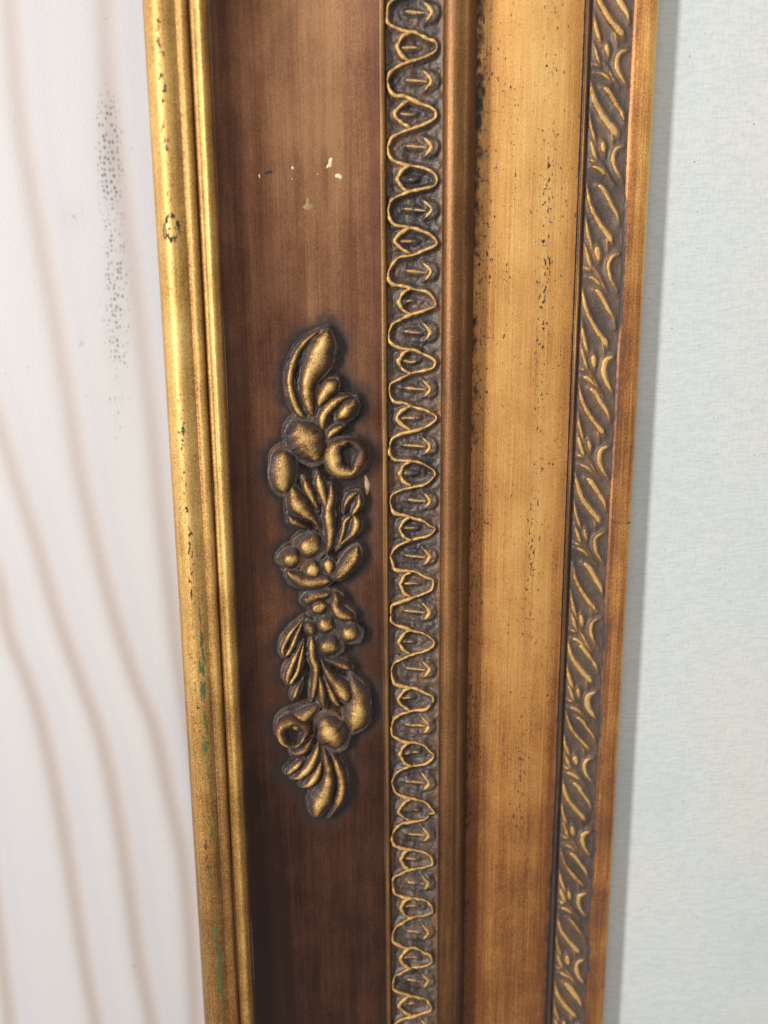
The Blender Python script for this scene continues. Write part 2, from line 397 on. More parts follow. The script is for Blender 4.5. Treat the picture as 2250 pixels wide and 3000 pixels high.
LOW = [
 ('husk', [z(1, [(560, 1290, 14), (600, 1320, 70), (700, 1270, 66), (790, 1260, 50), (840, 1230, 10)])], dict(gbias=-.3, hmax=.0016)),
 ('husk', [z(1, [(640, 1440, 20), (690, 1410, 74), (745, 1390, 84), (800, 1370, 26)])], dict(gbias=-.02, hmax=.0022)),
 ('husk', [z(1, [(880, 1230, 18), (905, 1300, 56), (895, 1380, 58), (960, 1465, 72), (1050, 1500, 50), (1110, 1510, 14)])], dict(gbias=-.16, hmax=.0026)),
 ('berry', [z(1, [(735, 1530, 40), (775, 1575, 84), (820, 1605, 86), (870, 1630, 40)])], dict(hmax=.0030)),
 ('berry', [z(1, [(980, 1630, 45), (1025, 1665, 92), (1075, 1695, 94), (1125, 1720, 42)])], dict(gbias=-.12, hmax=.0030)),
 ('berry', [z(1, [(735, 1780, 50), (790, 1805, 100), (860, 1820, 104), (930, 1835, 45)])], dict(gbias=-.1, hmax=.0030)),
 ('berry', [z(1, [(590, 1560, 22), (615, 1610, 58), (640, 1665, 52), (655, 1715, 16)])], dict(gbias=-.22)),
 ('leaf', [z(1, [(545, 1535, 8), (435, 1645, 26), (352, 1785, 30), (322, 1880, 28), (350, 1945, 12)]),
           z(1, [(548, 1540, 8), (485, 1680, 24), (435, 1805, 28), (385, 1900, 24), (340, 1945, 10)])], {}),
 ('leaf', [z(2, [(550, -95, 8), (455, 110, 32), (392, 265, 38), (380, 360, 30), (410, 400, 8)]),
           z(2, [(558, -85, 8), (512, 150, 28), (478, 270, 26), (415, 370, 26), (385, 395, 8)])], {}),
 ('leaf', [z(2, [(540, 330, 8), (490, 430, 30), (455, 520, 34), (430, 575, 10)])], dict(gbias=-.3)),
 ('stem', [z(2, [(635, -140, 14), (640, -20, 44), (650, 100, 46), (690, 220, 42), (675, 380, 42), (655, 500, 34), (640, 565, 8)])], {}),
 ('leaf', [z(2, [(715, 270, 10), (745, 420, 44), (755, 540, 50), (775, 660, 14)])], dict(gbias=-.15)),
 ('leaf', [z(2, [(780, 320, 10), (835, 440, 40), (890, 560, 42), (945, 640, 10)])], dict(gbias=-.1)),
 ('leaf', [z(2, [(735, 110, 8), (790, 220, 36), (870, 330, 58), (955, 420, 86), (1005, 510, 76), (1015, 590, 22)])], dict(hmax=.0030)),
 ('leaf', [z(2, [(770, 120, 8), (900, 155, 42), (1000, 190, 48), (1080, 225, 14)])], dict(gbias=-.2)),
 ('bud', [z(2, [(1065, 280, 14), (1108, 420, 70), (1150, 560, 96), (1135, 720, 116), (1095, 830, 84), (1065, 910, 18)])], dict(hmax=.0034)),
 ('bud', [z(2, [(755, 740, 30), (785, 800, 98), (845, 890, 136), (895, 985, 124), (940, 1075, 36)])], dict(hmax=.0034, gbias=-.08)),
 ('leaf', [z(2, [(650, 960, 14), (565, 1080, 52), (475, 1130, 48), (405, 1105, 12)])], dict(gbias=-.2)),
 ('leaf', [z(2, [(560, 1190, 12), (475, 1270, 42), (405, 1330, 38), (355, 1370, 8)])], {}),
 ('leaf', [z(2, [(720, 1000, 10), (682, 1150, 42), (605, 1290, 56), (505, 1385, 42), (410, 1415, 8)])], {}),
 ('leaf', [z(2, [(745, 1210, 10), (695, 1360, 52), (615, 1460, 46), (520, 1510, 8)])], {}),
 ('leaf', [z(2, [(768, 1070, 10), (800, 1200, 42), (825, 1350, 60), (803, 1500, 86), (745, 1640, 106), (705, 1750, 66), (700, 1845, 10)])], dict(hmax=.0032)),
 ('leaf', [z(2, [(845, 1120, 8), (912, 1240, 42), (962, 1400, 52), (962, 1540, 56), (912, 1690, 42), (815, 1850, 8)])], {}),
]
# cups: flowers with a pit   (centre, outer outline radii by angle, pit centre, pit radii)
CUPS = {0: (z(0, [(1000, 1625, 0)])[0], 248 * S, 245 * S, z(0, [(1040, 1600, 0)])[0], 92 * S, 140 * S, None),
        1: (z(2, [(430, 860, 0)])[0], 200 * S, 190 * S, z(2, [(450, 925, 0)])[0], 100 * S, 120 * S, z(2, [(720, 610, 30), (600, 700, 95), (500, 780, 130), (430, 850, 150)]))}

PLATE = 0.0025
all_segs = []
def build_applique(idx, pieces):
    segs = []
    made = []
    for k, (nm, strokes, opt) in enumerate(pieces):
        ms = [to_metric(s, cove_H, .003) * np.array([1, 1, 1.36]) for s in strokes]
        for P in ms: segs.append(segs_of(P))
        made.append((nm, ms, opt))
    cu = CUPS[idx]
    cP = to_metric([(cu[0][0], cu[0][1], cu[1])], cove_H, .003)[0]
    segs.append(np.array([[cP[0], cP[1], cP[2] * .98, cP[0] + 1e-5, cP[1] + 1e-5, cP[2] * .98]]))
    if cu[6]: segs.append(segs_of(to_metric(cu[6], cove_H, .003)))
    segs = np.vstack(segs); all_segs.append(segs)
    # plate: a cast ground that swells up to each piece
    x0, x1 = segs[:, 0].min() - .004, segs[:, 0].max() + .004
    y0, y1 = segs[:, 1].min() - .005, segs[:, 1].max() + .005
    st = 0.00026
    xs = np.arange(x0, x1, st); ys = np.arange(y0, y1, st)
    X, Y = np.meshgrid(xs, ys)
    D = sdf_grid(X, Y, segs, .003)
    D = D + .0010 * (fbm(X * 420, Y * 420, 40 + idx, 3) - .5)
    if idx == 0:
        yc = unproj(0, 1726, .017)[1]; D = np.maximum(D, (yc - Y) * .9)
    edge = .00055
    top = PLATE * smooth(edge + .0006, edge - .0008, D) - .0003 * smooth(edge, edge + .0009, D)
    top = top + .0006 * (fbm(X * 800, Y * 800, 60 + idx, 3) - .5) * smooth(edge + .0003, edge - .0006, D)
    H = cove_H(X) + top
    keep = D < edge + .0009
    fm = keep[:-1, :-1] & keep[1:, :-1] & keep[:-1, 1:] & keep[1:, 1:]
    used = np.zeros(X.size, bool); F = grid_faces(len(ys), len(xs), 0, fm); used[F.ravel()] = True
    remap = np.cumsum(used) - 1
    V = np.stack([X, Y, H], -1).reshape(-1, 3)[used]; F = remap[F]
    g = (.50 * fbm(X * 300, Y * 300, 80 + idx, 2) - .12).reshape(-1)[used]
    c = (.95 * smooth(-.0001, .0002, D) * smooth(edge, .0003, D)).reshape(-1)[used]
    plate = make_obj('floral_applique', V, F, M_GROUND, frame, {'g': g, 'c': c})
    plate['label'] = ('upper cast spray of leaves, buds and berries on the brown cove' if idx == 0 else 'lower cast spray of leaves, buds and berries on the brown cove')
    for k, (nm, ms, opt) in enumerate(made):
        o = dict(opt); parts = []
        big = ms[0][:, 2].max()
        for P in ms:
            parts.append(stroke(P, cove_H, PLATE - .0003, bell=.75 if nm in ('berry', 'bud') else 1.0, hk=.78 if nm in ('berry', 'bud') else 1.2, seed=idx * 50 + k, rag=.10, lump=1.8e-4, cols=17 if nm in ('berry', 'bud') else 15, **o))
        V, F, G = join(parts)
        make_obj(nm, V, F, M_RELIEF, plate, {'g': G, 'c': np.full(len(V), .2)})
    # cup flower
    pc = to_metric([(cu[3][0], cu[3][1], cu[4])], cove_H, .004)[0]
    sc = cP[2] / cu[1]
    nr, na = 26, 44
    V, G = [], []
    for i in range(nr):
        q = i / (nr - 1)
        for j in range(na):
            a = 2 * math.pi * j / na
            lob = 1 + .06 * math.sin(2 * a + .7 + idx) + .04 * math.sin(3 * a + idx * 2)
            # rings run from pit centre to outer rim
            jag = 1 + .10 * math.sin(5 * a + 1) + .07 * math.sin(3 * a) + .05 * math.sin(9 * a)
            pr = (cu[4] * sc * math.cos(a) * jag, cu[5] * sc * math.sin(a) * jag)
            rim = (pc[0] + pr[0], pc[1] + pr[1])
            out = (cP[0] + cu[1] * sc * lob * math.cos(a), cP[1] + cu[2] * sc * lob * math.sin(a))
            if q < .36:
                s = q / .36
                x = pc[0] + pr[0] * s; y = pc[1] + pr[1] * s
                h = .0010 + .0024 * smooth(.62, 1.0, s)
                g = .05 + .1 * (s > .95)
            else:
                s = (q - .36) / .64
                e = s ** .9
                x = rim[0] * (1 - e) + out[0] * e; y = rim[1] * (1 - e) + out[1] * e
                h = .0034 + .0006 * math.sin(math.pi * min(1, s * 1.6)) if s < .35 else .0034 + .0006 * math.sin(math.pi * min(1, s * 1.6)) - (.0052) * ((s - .35) / .65) ** 2.2
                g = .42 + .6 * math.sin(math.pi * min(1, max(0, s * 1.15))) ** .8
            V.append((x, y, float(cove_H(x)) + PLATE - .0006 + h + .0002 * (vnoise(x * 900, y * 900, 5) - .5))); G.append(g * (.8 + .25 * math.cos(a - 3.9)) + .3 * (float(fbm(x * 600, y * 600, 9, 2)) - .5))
    F = []
    for i in range(nr - 1):
        for j in range(na):
            F.append((i * na + j, i * na + (j + 1) % na, (i + 1) * na + (j + 1) % na, (i + 1) * na + j))
    fl = make_obj('flower', V, F, M_RELIEF, plate, {'g': np.array(G), 'c': np.full(len(V), .15)})
    if cu[6]:
        V, F, G = stroke(to_metric(cu[6], cove_H, .003), cove_H, PLATE - .0005, hk=.9, hmax=.0034, seed=91, cols=15, bell=.8)
        make_obj('flower_throat', V, F, M_RELIEF, plate, {'g': G, 'c': np.full(len(V), .15)})
    return plate
build_applique(0, UP)
build_applique(1, LOW)

# --- the cove itself
def a_cove(X, Y, H):
    u, v = proj(X, Y, H)
    um = (X - _cp[0, 0]) / (_cp[-1, 0] - _cp[0, 0])
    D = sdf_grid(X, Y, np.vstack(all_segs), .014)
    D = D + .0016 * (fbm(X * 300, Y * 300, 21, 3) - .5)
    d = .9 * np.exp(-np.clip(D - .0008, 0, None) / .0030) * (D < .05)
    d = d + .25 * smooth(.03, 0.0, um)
    g = -.24 * smooth(.38, 0, um) + .08 * gauss(um, .62, .28) + .22 * gauss(um, .66, .26) * smooth(1100, 300, v) - .08 * smooth(.86, 1, um) - .05 * smooth(.8, 1, um) + .16 * (smooth(1500, 100, v)) - .44 * smooth(1500, 2900, v)  # painted tone: shaded outer edge, satin sheen near top, dimmer bottom
    g = g + .1 * (fbm(X * 500, Y * 12, 31, 2) - .5)
    return {'g': g, 'd': np.clip(d, 0, 1), 'c': .10 * np.ones_like(X)}
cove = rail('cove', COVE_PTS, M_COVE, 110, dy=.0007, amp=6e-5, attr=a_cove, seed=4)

# specks of old paint and bare wood on the cove
def fleck(name, outline, mat, th=.00012, seed=0):
    c = np.mean(outline, 0); n = len(outline)
    pts = [tuple(c)] + [tuple(c + .6 * (np.array(p) - c)) for p in outline] + [tuple(p) for p in outline]
    P = np.array(pts); X, Y = on_surface(P[:, 0], P[:, 1], cove_H)
    h = np.array([th * 1.2] + [th] * n + [-.00003] * n)
    V = np.stack([X, Y, cove_H(X) + h], -1)
    F = [(0, 1 + i, 1 + (i + 1) % n) for i in range(n)]
    F2 = [(1 + i, 1 + n + i, 1 + n + (i + 1) % n, 1 + (i + 1) % n) for i in range(n)]
    me_f = F + F2
    return make_obj(name, V, me_f, mat, cove)
K = 550.0 / 1659.0
def zc(p): return [(600 + x * K, 300 + y * K) for x, y in p]
fleck('paint_fleck', zc([(1105, 488), (1128, 490), (1124, 530), (1118, 572), (1098, 570), (1076, 588), (1072, 568), (1094, 540), (1096, 512)]), M_CREAM)
fleck('paint_fleck', zc([(1150, 638), (1180, 626), (1212, 645), (1214, 670), (1196, 680), (1172, 664), (1152, 662)]), M_CREAM)
fleck('paint_fleck', zc([(770, 562), (788, 568), (790, 590), (776, 596), (764, 580)]), M_CREAM)
fleck('paint_fleck', zc([(476, 640), (486, 636), (492, 664), (482, 668)]), M_CREAM)
fleck('paint_fleck', zc([(764, 672), (774, 670), (776, 682), (766, 684)]), M_CREAM)
fleck('paint_fleck', zc([(992, 628), (1002, 628), (1002, 640), (993, 640)]), M_CREAM)
fleck('paint_smear', zc([(900, 842), (918, 846), (924, 890), (950, 906), (952, 936), (920, 950), (880, 944), (866, 920), (896, 900)]), M_TAN)
fleck('paint_smear', zc([(520, 615), (560, 600), (604, 600), (600, 628), (560, 636), (528, 640)]), M_LACQ, th=.00006)
fleck('bare_wood_chip', [(1068, 1391), (1074, 1394), (1085, 1420), (1081, 1440), (1073, 1456), (1069, 1440)], M_WOOD, th=.0004)

# --- thin gold fillet beside the ribbon band
def a_gf(X, Y, H):
    um = (X - XU(1119, .015)) / (XU(1140, .015) - XU(1119, .015)); v = proj(X, Y, H)[1]
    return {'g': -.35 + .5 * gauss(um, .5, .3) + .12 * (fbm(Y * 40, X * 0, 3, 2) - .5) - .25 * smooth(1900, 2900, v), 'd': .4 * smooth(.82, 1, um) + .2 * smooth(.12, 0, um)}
rail('gold_fillet', [(1119, 14.9), (1123, 15.35), (1129, 15.45), (1134, 15.2), (1138, 14.4), (1140, 13.4)], M_FILLET, 12, attr=a_gf, seed=6)

# ------------------------------------------------------------------ ribbon band
BX0, BX1 = XU(1140, .0134), XU(1289, .0135)
def band_H(X):
    t = np.clip((X - BX0) / (BX1 - BX0), 0, 1)
    return .0134 - .0005 * np.sin(np.pi * t) + .0003 * t
EYES = [-480, -270, -66, 137, 333, 524, 705, 883, 1060, 1224, 1388, 1549, 1712, 1881, 2049, 2209, 2377, 2519, 2660, 2810, 2947, 3085, 3225]
WX0, WX1 = XU(1141, .0150), XU(1273, .0150)
yE = [float(on_surface(np.array([1205.0]), np.array([float(e)]), band_H, .0015)[1][0]) for e in EYES]
rng = random.Random(11)
WAVE = [(.02, -.52), (.045, -.37), (.13, -.285), (.37, -.236), (.58, -.20), (.79, -.135), (.95, -.05), (1.0, .015), (.965, .085), (.79, .165), (.50, .22), (.22, .295), (.07, .375), (.02, .48)]
WW = [.038, .052, .064, .060, .054, .050, .044, .042, .044, .052, .058, .054, .046, .038]
band_parts = []; band_segs = []
PW = WX1 - WX0
for i in range(1, len(yE) - 1):
    pu, pd = yE[i - 1] - yE[i], yE[i] - yE[i + 1]
    yy = lambda v: yE[i] - (v * pd if v > 0 else v * pu)
    jx = [rng.uniform(-.032, .032) for _ in WAVE]
    jx[0] = jx[-1] = 0
    wv = [(WX0 + (a + jx[k]) * PW, yy(b + (rng.uniform(-.026, .026) if 0 < k < len(WAVE) - 1 else 0)), WW[k] * PW * rng.uniform(.66, 1.02)) for k, (a, b) in enumerate(WAVE)]
    # both ends of a wave meet half-way between two eyes
    wv[0] = (WX0 + .012 * PW, .5 * (yE[i] + yE[i - 1]), .030 * PW); wv[-1] = (WX0 + .012 * PW, .5 * (yE[i] + yE[i + 1]), .030 * PW)
    tip = .19 + rng.uniform(-.04, .05); j = rng.uniform(-.02, .02)
    ch = [(.50, -.225, .040), (.32, -.15, .052), (tip + .025, -.045, .054), (tip, .0 + j, .060), (tip + .03, .05, .054), (.32, .145, .052), (.50, .225, .042)]
    chev = [(WX0 + a * PW, yy(b), w * PW * rng.uniform(.85, 1.15)) for a, b, w in ch]
    e = rng.uniform(.5, .68)
    eye = [(WX0 + a * PW, yy(b), w * PW) for a, b, w in [(tip + .07, j, .018), (.34, j * .6, .042), (e - .06, rng.uniform(-.015, .015), .034), (e + .04, rng.uniform(-.02, .02), .010)]]
    tb = .5 + rng.uniform(-.02, .02)
    bar = [(WX0 + a * PW, yy(b), w * PW) for a, b, w in [(.33 + rng.uniform(-.05, .05), tb - .02, .016), (.45, tb - .01, .044), (.66, tb + .005, .040), (.84, tb + .02, .026)]]
    cr = [(WX0 + a * PW, yy(b), w * PW) for a, b, w in [(.72, tb - .16, .014), (.82, tb - .085, .052), (.90, tb, .062), (.85, tb + .08, .054), (.76, tb + .15, .014)]]
    dome = [(WX0 + a * PW, yy(b), w * PW) for a, b, w in [(.86, tb - .12, .03), (.94, tb - .04, .085), (.95, tb + .04, .085), (.87, tb + .12, .03)]]
    gb = rng.uniform(-.08, .05)
    band_parts += [('ribbon_wave', np.array(wv), dict(hk=2.2, hmax=.0018, rows=58, cols=9, gain=1.1, gbias=gb, closed_ends=False, p=3.0, q=.6)),
                   ('chevron', np.array(chev), dict(hk=2.4, hmax=.00175, rows=26, cols=9, gain=1.1, gbias=gb + .02, p=3.0, q=.6)),
                   ('eye_bud', np.array(eye), dict(hk=2.0, hmax=.0008, rows=12, cols=9, gain=.9, gbias=-.06)),
                   ('arrow_shaft', np.array(bar), dict(hk=2.0, hmax=.0009, rows=14, cols=9, gain=.95, gbias=-.06)),
                   ('arrow_head', np.array(cr), dict(hk=2.0, hmax=.0011, rows=16, cols=9, gain=1.0, gbias=-.02)),
                   ('arrow_boss', np.array(dome), dict(hk=.9, hmax=.0006, rows=14, cols=9, gain=.3, gbias=.05))]
for nm, P, o in band_parts: band_segs.append(segs_of(P))
band_segs = np.vstack(band_segs)
st = .00028
xs = np.linspace(BX0, BX1, int((BX1 - BX0) / st)); ys = np.arange(Y0, Y1, .00033)
X, Y = np.meshgrid(xs, ys); D = sdf_grid(X, Y, band_segs, .002)
inb = smooth(0, .0007, X - BX0) * smooth(0, .0009, BX1 - X)
H = band_H(X) + inb * (.0013 * (fbm(X * 520, Y * 520, 5, 3) - .5) + .00075 * np.exp(-np.clip(D, 0, None) / .0004) - .00035 * gauss(D, .0011, .0007))
V = np.stack([X, Y, H], -1).reshape(-1, 3)
tt = (X - BX0) / (BX1 - BX0)
g = .42 * fbm(X * 420, Y * 420, 15, 2) - .08 + .18 * smooth(.12, 0, tt) + .26 * smooth(.86, 1, tt)
c = .5 * gauss(D, .0008, .0004)
band = make_obj('ribbon_band', V, grid_faces(len(ys), len(xs)), M_GROUND, frame, {'g': g.reshape(-1), 'c': c.reshape(-1)})
for k, (nm, P, o) in enumerate(band_parts):
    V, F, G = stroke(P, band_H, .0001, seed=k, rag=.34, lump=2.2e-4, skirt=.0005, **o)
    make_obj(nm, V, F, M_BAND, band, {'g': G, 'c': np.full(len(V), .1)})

# --- half round beside the ribbon band
def a_hr(X, Y, H):
    um = (X - XU(1289, .0145)) / (XU(1377, .0125) - XU(1289, .0145)); v = proj(X, Y, H)[1]
    d = .55 * smooth(.07, 0, um) * (.4 + vnoise(Y * 120, 0 * Y, 6)) + .22 * smooth(.93, 1, um) + .62 * gauss(um, .66, .022) * smooth(1500, 900, v) * (.5 + .6 * vnoise(Y * 90, 0 * Y, 16))
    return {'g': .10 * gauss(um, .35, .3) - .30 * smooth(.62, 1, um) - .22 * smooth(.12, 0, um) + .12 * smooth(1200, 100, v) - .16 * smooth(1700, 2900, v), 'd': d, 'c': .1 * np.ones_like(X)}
rail('half_round', [(1289, 13.5), (1293, 14.4), (1304, 15.5), (1320, 16.1), (1334, 15.9), (1343, 15.35), (1347, 15.05), (1351, 15.1), (1360, 14.7), (1369, 13.8), (1375, 12.5), (1377.5, 11.2), (1377.5, 9.9), (1377, 8.4)], M_ROUND, 44, attr=a_hr, seed=7)

# --- panel
XP0 = XU(1376.5, .0084)
def a_pan(X, Y, H):
    u, v = proj(X, Y, H)
    um = (X - XU(1377, .0085)) / (XU(1656, .0085) - XU(1377, .0085))
    d = (.34 * smooth(.14, .0, um) + .26 * smooth(.2, .03, um) * smooth(1500, 600, v)) * (.3 + 1.3 * fbm(Y * 130, X * 330, 8, 4)) + .35 * smooth(.975, 1, um) + .5 * smooth(.90, 1.0, um) * smooth(2200, 2800, v)
    line = gauss(um, .735 - .12 * smooth(200, 2200, v), .055) + .55 * gauss(um, .66 - .22 * smooth(1200, 3000, v), .12)
    c = .26 * line * (.1 + 1.1 * vnoise(Y * 75, 0 * Y, 12)) + .22 * fbm(X * 120, Y * 60, 41, 2) + .10 + .25 * smooth(.25, .05, um)
    g = -.26 * smooth(.34, .08, um) - .28 * smooth(.80, 1, um) + .06 + .12 * smooth(1500, 100, v) - .46 * smooth(1400, 2950, v)  # shade beside the half round and dimming downward painted into the tone
    return {'g': g, 'd': np.clip(d, 0, 1), 'c': c}
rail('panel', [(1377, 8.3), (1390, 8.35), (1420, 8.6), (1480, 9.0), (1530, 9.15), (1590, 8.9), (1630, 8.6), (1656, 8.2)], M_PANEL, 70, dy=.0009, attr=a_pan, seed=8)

# --- thin reed before the leaf band
def a_rd(X, Y, H):
    um = (X - XU(1656, .008)) / (XU(1676, .008) - XU(1656, .008)); v = proj(X, Y, H)[1]
    w = vnoise(Y * 110, 0 * Y, 4)
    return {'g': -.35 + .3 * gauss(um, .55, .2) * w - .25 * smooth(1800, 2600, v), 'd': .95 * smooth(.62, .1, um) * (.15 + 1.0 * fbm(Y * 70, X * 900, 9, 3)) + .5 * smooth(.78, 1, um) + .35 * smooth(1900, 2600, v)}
rail('leaf_band_reed', [(1656, 8.2), (1659, 7.7), (1662, 7.85), (1666, 8.3), (1670, 8.2), (1673, 7.6), (1676, 7.0)], M_FILLET, 14, attr=a_rd, seed=9)

# ------------------------------------------------------------------ leaf band
LX0, LX1 = XU(1676, .0070), XU(1783, .0072)
def leaf_H(X):
    t = np.clip((X - LX0) / (LX1 - LX0), 0, 1)
    return .0070 - .0003 * np.sin(np.pi * t) + .0002 * t
ENDS = [-490, -172, 117, 402, 712, 1017, 1280, 1533, 1791, 2006, 2205, 2412, 2602, 2797, 2986, 3170]
# the long leaf ends 0.56 of a period below its start
yN = [float(on_surface(np.array([1740.0]), np.array([float(e)]), leaf_H, .001)[1][0]) for e in ENDS]
LW = LX1 - LX0
UNIT = {
 'long_leaf': [(.05, 0, .018), (.10, .09, .050), (.17, .185, .062), (.35, .315, .066), (.55, .425, .074), (.70, .495, .078), (.785, .555, .03)],
 'curved_leaf': [(.33, .015, .03), (.43, .035, .062), (.54, .085, .070), (.69, .187, .062), (.85, .286, .052), (.94, .395, .012)],
 'slender_leaf': [(.04, .32, .014), (.08, .43, .050), (.17, .55, .050), (.26, .645, .012)],
 'forked_leaf': [(.06, .555, .014), (.12, .63, .046), (.20, .73, .052), (.285, .81, .014)],
 'short_leaf': [(.12, .868, .014), (.28, .885, .052), (.42, .925, .052), (.55, .99, .010)],
 'seed': [(.37, .60, .025), (.385, .645, .066), (.41, .70, .068), (.445, .765, .014)],
 'hook_leaf': [(.95, .665, .016), (.84, .675, .046), (.73, .705, .064), (.675, .775, .070), (.72, .885, .062), (.84, .975, .044), (.965, 1.045, .010)],
}
UNIT['leaf_rib'] = [(.52, .40, .010), (.60, .50, .030), (.64, .58, .030), (.68, .66, .008)]
UNIT['leaf_stalk'] = [(.33, .80, .012), (.46, .88, .032), (.60, .985, .034), (.74, 1.06, .010)]
BARB = [(.05, .775, .010), (.15, .79, .040), (.27, .81, .010)]
leaf_parts = []
for i in range(1, len(yN)):
    per = yN[i - 1] - yN[i]
    start = yN[i] + .56 * per
    yy = lambda v: start - v * per
    for nm, pts in UNIT.items():
        ju, jv, jw = rng.uniform(-.025, .025), rng.uniform(-.022, .022), rng.uniform(1.05, 1.6)
        mk = lambda pp: np.array([(LX0 + (a + ju) * LW * .98, yy(b + jv), w * LW * jw) for a, b, w in pp])
        ss = [mk(pts)]
        if nm == 'forked_leaf': ss.append(mk(BARB))
        leaf_parts.append((nm, ss, rng.uniform(-.55, -.4) if nm == 'leaf_rib' else rng.uniform(-.6, -.35) if nm == 'leaf_stalk' else rng.uniform(-.34, -.04)))
leaf_segs = np.vstack([segs_of(P) for _, ss, _ in leaf_parts for P in ss])
xs = np.linspace(LX0, LX1, int((LX1 - LX0) / .00028)); ys = np.arange(Y0, Y1, .00036)
X, Y = np.meshgrid(xs, ys); D = sdf_grid(X, Y, leaf_segs, .002)
inb = smooth(0, .0006, X - LX0) * smooth(0, .0006, LX1 - X)
H = leaf_H(X) + inb * (.00035 * (fbm(X * 420, Y * 420, 25, 3) - .5) + .0006 * np.exp(-np.clip(D, 0, None) / .00045))
V = np.stack([X, Y, H], -1).reshape(-1, 3)
tt = (X - LX0) / (LX1 - LX0)
g = .22 * fbm(X * 300, Y * 300, 35, 2) + .02 + .22 * np.exp(-np.clip(D, 0, None) / .00022) + .16 * smooth(.94, 1, tt)
lband = make_obj('leaf_band', V, grid_faces(len(ys), len(xs)), M_LEAFGROUND, frame, {'g': g.reshape(-1), 'c': (.1 * np.ones_like(X)).reshape(-1)})
for k, (nm, ss, gb) in enumerate(leaf_parts):
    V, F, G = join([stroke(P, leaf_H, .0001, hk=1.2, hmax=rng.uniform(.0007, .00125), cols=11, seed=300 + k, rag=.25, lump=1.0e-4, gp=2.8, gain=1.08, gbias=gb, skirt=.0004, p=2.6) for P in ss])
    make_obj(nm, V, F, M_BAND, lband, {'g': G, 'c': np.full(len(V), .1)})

# --- sight edge with the dark inner line
def a_se(X, Y, H):
    um = (X - XU(1783, .0075)) / (XU(1849, .0075) - XU(1783, .0075)); v = proj(X, Y, H)[1]
    d = .8 * smooth(.07, 0, um) + .75 * smooth(.34, .08, um) * (.25 + .9 * vnoise(Y * 70, 0 * Y, 14)) * smooth(200, 900, v)
    nick = gauss(v, 1530, 4) * .8 * smooth(.2, .3, um)
    return {'g': .34 * smooth(.82, .97, um) - .06 - .18 * smooth(.5, .1, um) + .1 * smooth(1500, 100, v) - .10 * smooth(1700, 2900, v), 'd': np.clip(d + nick, 0, 1), 'c': .3 * smooth(.85, 1, um) * smooth(1200, 2400, v) + .05}  # bright rim in g is a painted edge highlight
rail('sight_edge', [(1783, 7.2), (1785, 7.0), (1788, 7.5), (1796, 7.7), (1812, 7.9), (1830, 8.0), (1840, 7.8), (1846, 7.3), (1848.5, 6.6), (1848, 5.5), (1847, 3), (1846, .35)], M_SIGHT, 30, dy=.0008, attr=a_se, seed=10, amp=3e-5)

# ------------------------------------------------------------------ canvas
def canvas_material():
    T = NT('painted_canvas_weave')
    wob = T.noise(T.pos(240, 240, 240), 1, 2)
    th = T.noise(T.pos(300, 300, 1350, 2.0), 1, 2, .5)
    tv = T.noise(T.pos(1350, 420, 420, 4.0), 1, 2, .5)
    weave = T.math('ADD', T.math('MULTIPLY', th, .75), T.math('MULTIPLY', tv, .32))
    n = T.noise(T.pos(22, 22, 16, 1), 1, 3); n2 = T.noise(T.pos(9, 9, 9, 5), 1, 2)
    col = T.ramp(n, [(.3, srgb(208, 214, 213)), (.5, srgb(213, 217, 215)), (.7, srgb(219, 217, 212))])
    sp = T.noise(T.pos(850, 850, 850, 8), 1, 2)
    col = T.mix(T.step(sp, .74, .78), col, srgb(150, 140, 128))
    lay = T.noise(T.pos(60, 60, 60, 3), 1, 5, .6)
    col = T.mix(T.step(lay, .70, .78), col, srgb(206, 190, 160))
    col = T.mix(T.step(weave, .42, .62, .24, 0.0), col, srgb(178, 184, 186))
    T.l(col, T.p.inputs['Base Color']); T.p.inputs['Roughness'].default_value = .62
    b = T.n('ShaderNodeBump'); b.inputs['Strength'].default_value = .7; b.inputs['Distance'].default_value = .00035
    T.l(weave, b.inputs['Height']); T.l(b.outputs[0], T.p.inputs['Normal'])
    return T.m
xs = np.linspace(XU(1846, 0) - .012, .30, 90); ys = np.linspace(Y0 - .02, Y1 + .02, 120)
X, Y = np.meshgrid(xs, ys)
H = .0006 * (fbm(X * 12, Y * 12, 77, 2) - .5)
nV = X.size
Vt = np.stack([X, Y, H], -1).reshape(-1, 3); Vb = Vt.copy(); Vb[:, 2] = -.0012
canvas = make_obj('canvas', np.vstack([Vt, Vb]), np.vstack([grid_faces(len(ys), len(xs)), grid_faces(len(ys), len(xs), nV)[:, ::-1]]), canvas_material())
canvas['label'] = 'pale grey-blue painted canvas with coarse weave beside the frame\'s inner edge'
canvas['category'] = 'canvas'

# ------------------------------------------------------------------ draped fabric behind the left side
HF = -.020
FOLDS = [
 [(10, -300), (27, 0), (59, 360), (90, 540), (131, 770), (172, 1000), (203, 1180), (235, 1384), (280, 1588), (325, 1768), (398, 2000), (452, 2135), (497, 2340), (533, 2500), (556, 2720), (572, 3000), (585, 3300)],
 [(290, -300), (303, 0), (325, 316), (362, 588), (393, 814), (416, 1000), (443, 1226), (470, 1500), (502, 1770), (530, 1990), (580, 2300), (620, 2700)],
 [(-110, 900), (-50, 1100), (0, 1250), (45, 1400), (100, 1565), (150, 1745), (194, 1880), (240, 2005), (294, 2158), (339, 2360), (375, 2590), (407, 2815), (443, 3000), (480, 3300)],
 [(-90, 1420), (-40, 1600), (0, 1715), (27, 1860), (90, 2020), (135, 2180), (180, 2400), (217, 2630), (253, 2860), (280, 3000), (320, 3300)],
 [(-260, 900), (-200, 1400), (-120, 1900), (-60, 2300), (-10, 2700), (40, 3100)],
 [(-230, -300), (-190, 300), (-150, 800), (-80, 1300)],
]
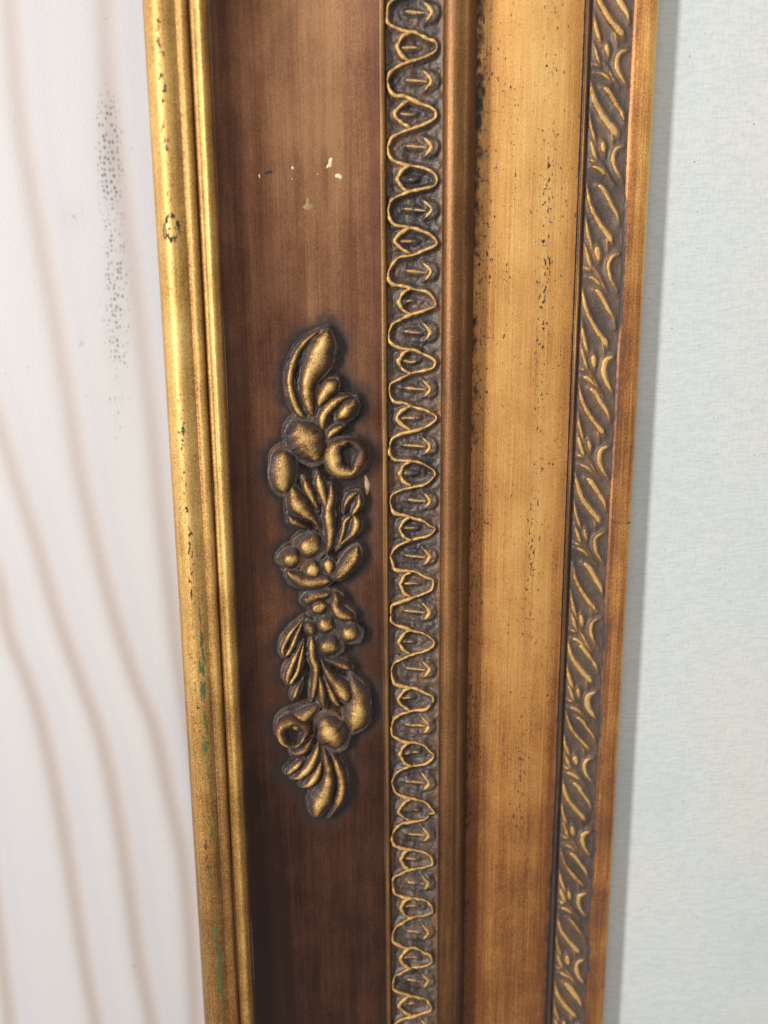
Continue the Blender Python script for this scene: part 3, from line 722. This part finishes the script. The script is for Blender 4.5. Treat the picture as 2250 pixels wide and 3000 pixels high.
xs = np.linspace(-.30, XU(640, HF), 420); ys = np.linspace(Y0 - .05, Y1 + .05, 260)
X, Y = np.meshgrid(xs, ys)
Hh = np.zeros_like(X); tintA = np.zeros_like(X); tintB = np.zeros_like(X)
for k, f in enumerate(FOLDS):
    P = np.array(f, float); fx, fy = unproj(P[:, 0], P[:, 1], HF)
    C = catmull(np.stack([fx, fy], -1), 80); o = np.argsort(C[:, 1])
    cx = np.interp(ys, C[o, 1], C[o, 0]); fade = smooth(C[:, 1].min() - .004, C[:, 1].min() + .012, ys) * smooth(C[:, 1].max() + .004, C[:, 1].max() - .012, ys)
    fade = np.where((C[o, 1][0] < ys) & (ys < C[o, 1][-1]), fade, 0)
    dx = (X - cx[:, None]) * 1000                     # mm
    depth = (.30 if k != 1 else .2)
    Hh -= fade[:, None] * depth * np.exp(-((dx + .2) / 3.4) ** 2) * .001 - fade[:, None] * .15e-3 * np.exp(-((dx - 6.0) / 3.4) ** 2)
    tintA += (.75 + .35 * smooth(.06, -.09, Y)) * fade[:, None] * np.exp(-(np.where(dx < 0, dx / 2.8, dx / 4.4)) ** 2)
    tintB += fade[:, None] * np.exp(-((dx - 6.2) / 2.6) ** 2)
Hh += .0008 * (fbm(X * 25, Y * 6, 50, 2) - .5)
u, v = proj(X, Y, np.full_like(X, HF))
spot = np.maximum(1.1 * gauss(u, 312 + .04 * (v - 300), 34) * gauss(v, 460, 190), .66 * gauss(u, 338 + .02 * (v - 800), 40) * gauss(v, 850, 330))
spot = np.maximum(spot, .35 * gauss(v, 640, 50) * gauss(u, 215, 40))
def fabric_material():
    T = NT('pale_cloth')
    n = T.noise(T.pos(14, 14, 5), 1, 3)
    col = T.ramp(n, [(.3, srgb(200, 198, 200)), (.7, srgb(208, 205, 202))])
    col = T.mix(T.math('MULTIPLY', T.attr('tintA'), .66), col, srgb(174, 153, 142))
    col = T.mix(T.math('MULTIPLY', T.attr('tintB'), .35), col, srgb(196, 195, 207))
    wx = T.noise(T.pos(1500, 900, 1500, 2), 1, 2)
    col = T.mix(T.step(wx, .38, .62, .12, 0), col, srgb(196, 190, 184))
    # mildew: dots that follow the weave
    vv = T.n('ShaderNodeTexVoronoi', feature='F1'); T.l(T.pos(760, 0, 620, .3), vv.inputs['Vector']); vv.inputs['Scale'].default_value = 1; vv.inputs['Randomness'].default_value = .6
    dots = T.step(vv.outputs['Distance'], .56, .08)
    vary = T.noise(T.pos(330, 330, 330, 6), 1, 2)
    m_ = T.math('MULTIPLY', dots, T.step(T.math('ADD', T.attr('spot'), T.math('MULTIPLY', T.math('SUBTRACT', vary, .5), 1.3)), .16, .75), True)
    col = T.mix(T.math('MULTIPLY', T.attr('spot'), .20), col, srgb(120, 112, 104))
    col = T.mix(T.math('MULTIPLY', m_, .66), col, srgb(84, 74, 62))
    st_ = T.noise(T.pos(170, 170, 170, 9), 1, 2)
    col = T.mix(T.step(st_, .74, .80, 0, .35), col, srgb(150, 138, 122))
    T.l(col, T.p.inputs['Base Color']); T.p.inputs['Roughness'].default_value = .85
    b = T.n('ShaderNodeBump'); b.inputs['Strength'].default_value = .28; b.inputs['Distance'].default_value = .0003
    T.l(wx, b.inputs['Height']); T.l(b.outputs[0], T.p.inputs['Normal'])
    return T.m
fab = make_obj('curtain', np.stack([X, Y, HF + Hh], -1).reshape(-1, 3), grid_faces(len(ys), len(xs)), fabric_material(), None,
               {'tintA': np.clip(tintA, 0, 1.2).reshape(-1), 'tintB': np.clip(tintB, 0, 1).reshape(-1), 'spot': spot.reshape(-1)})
fab['label'] = 'white draped cloth with beige fold lines and mildew dots behind the frame'
fab['category'] = 'curtain'
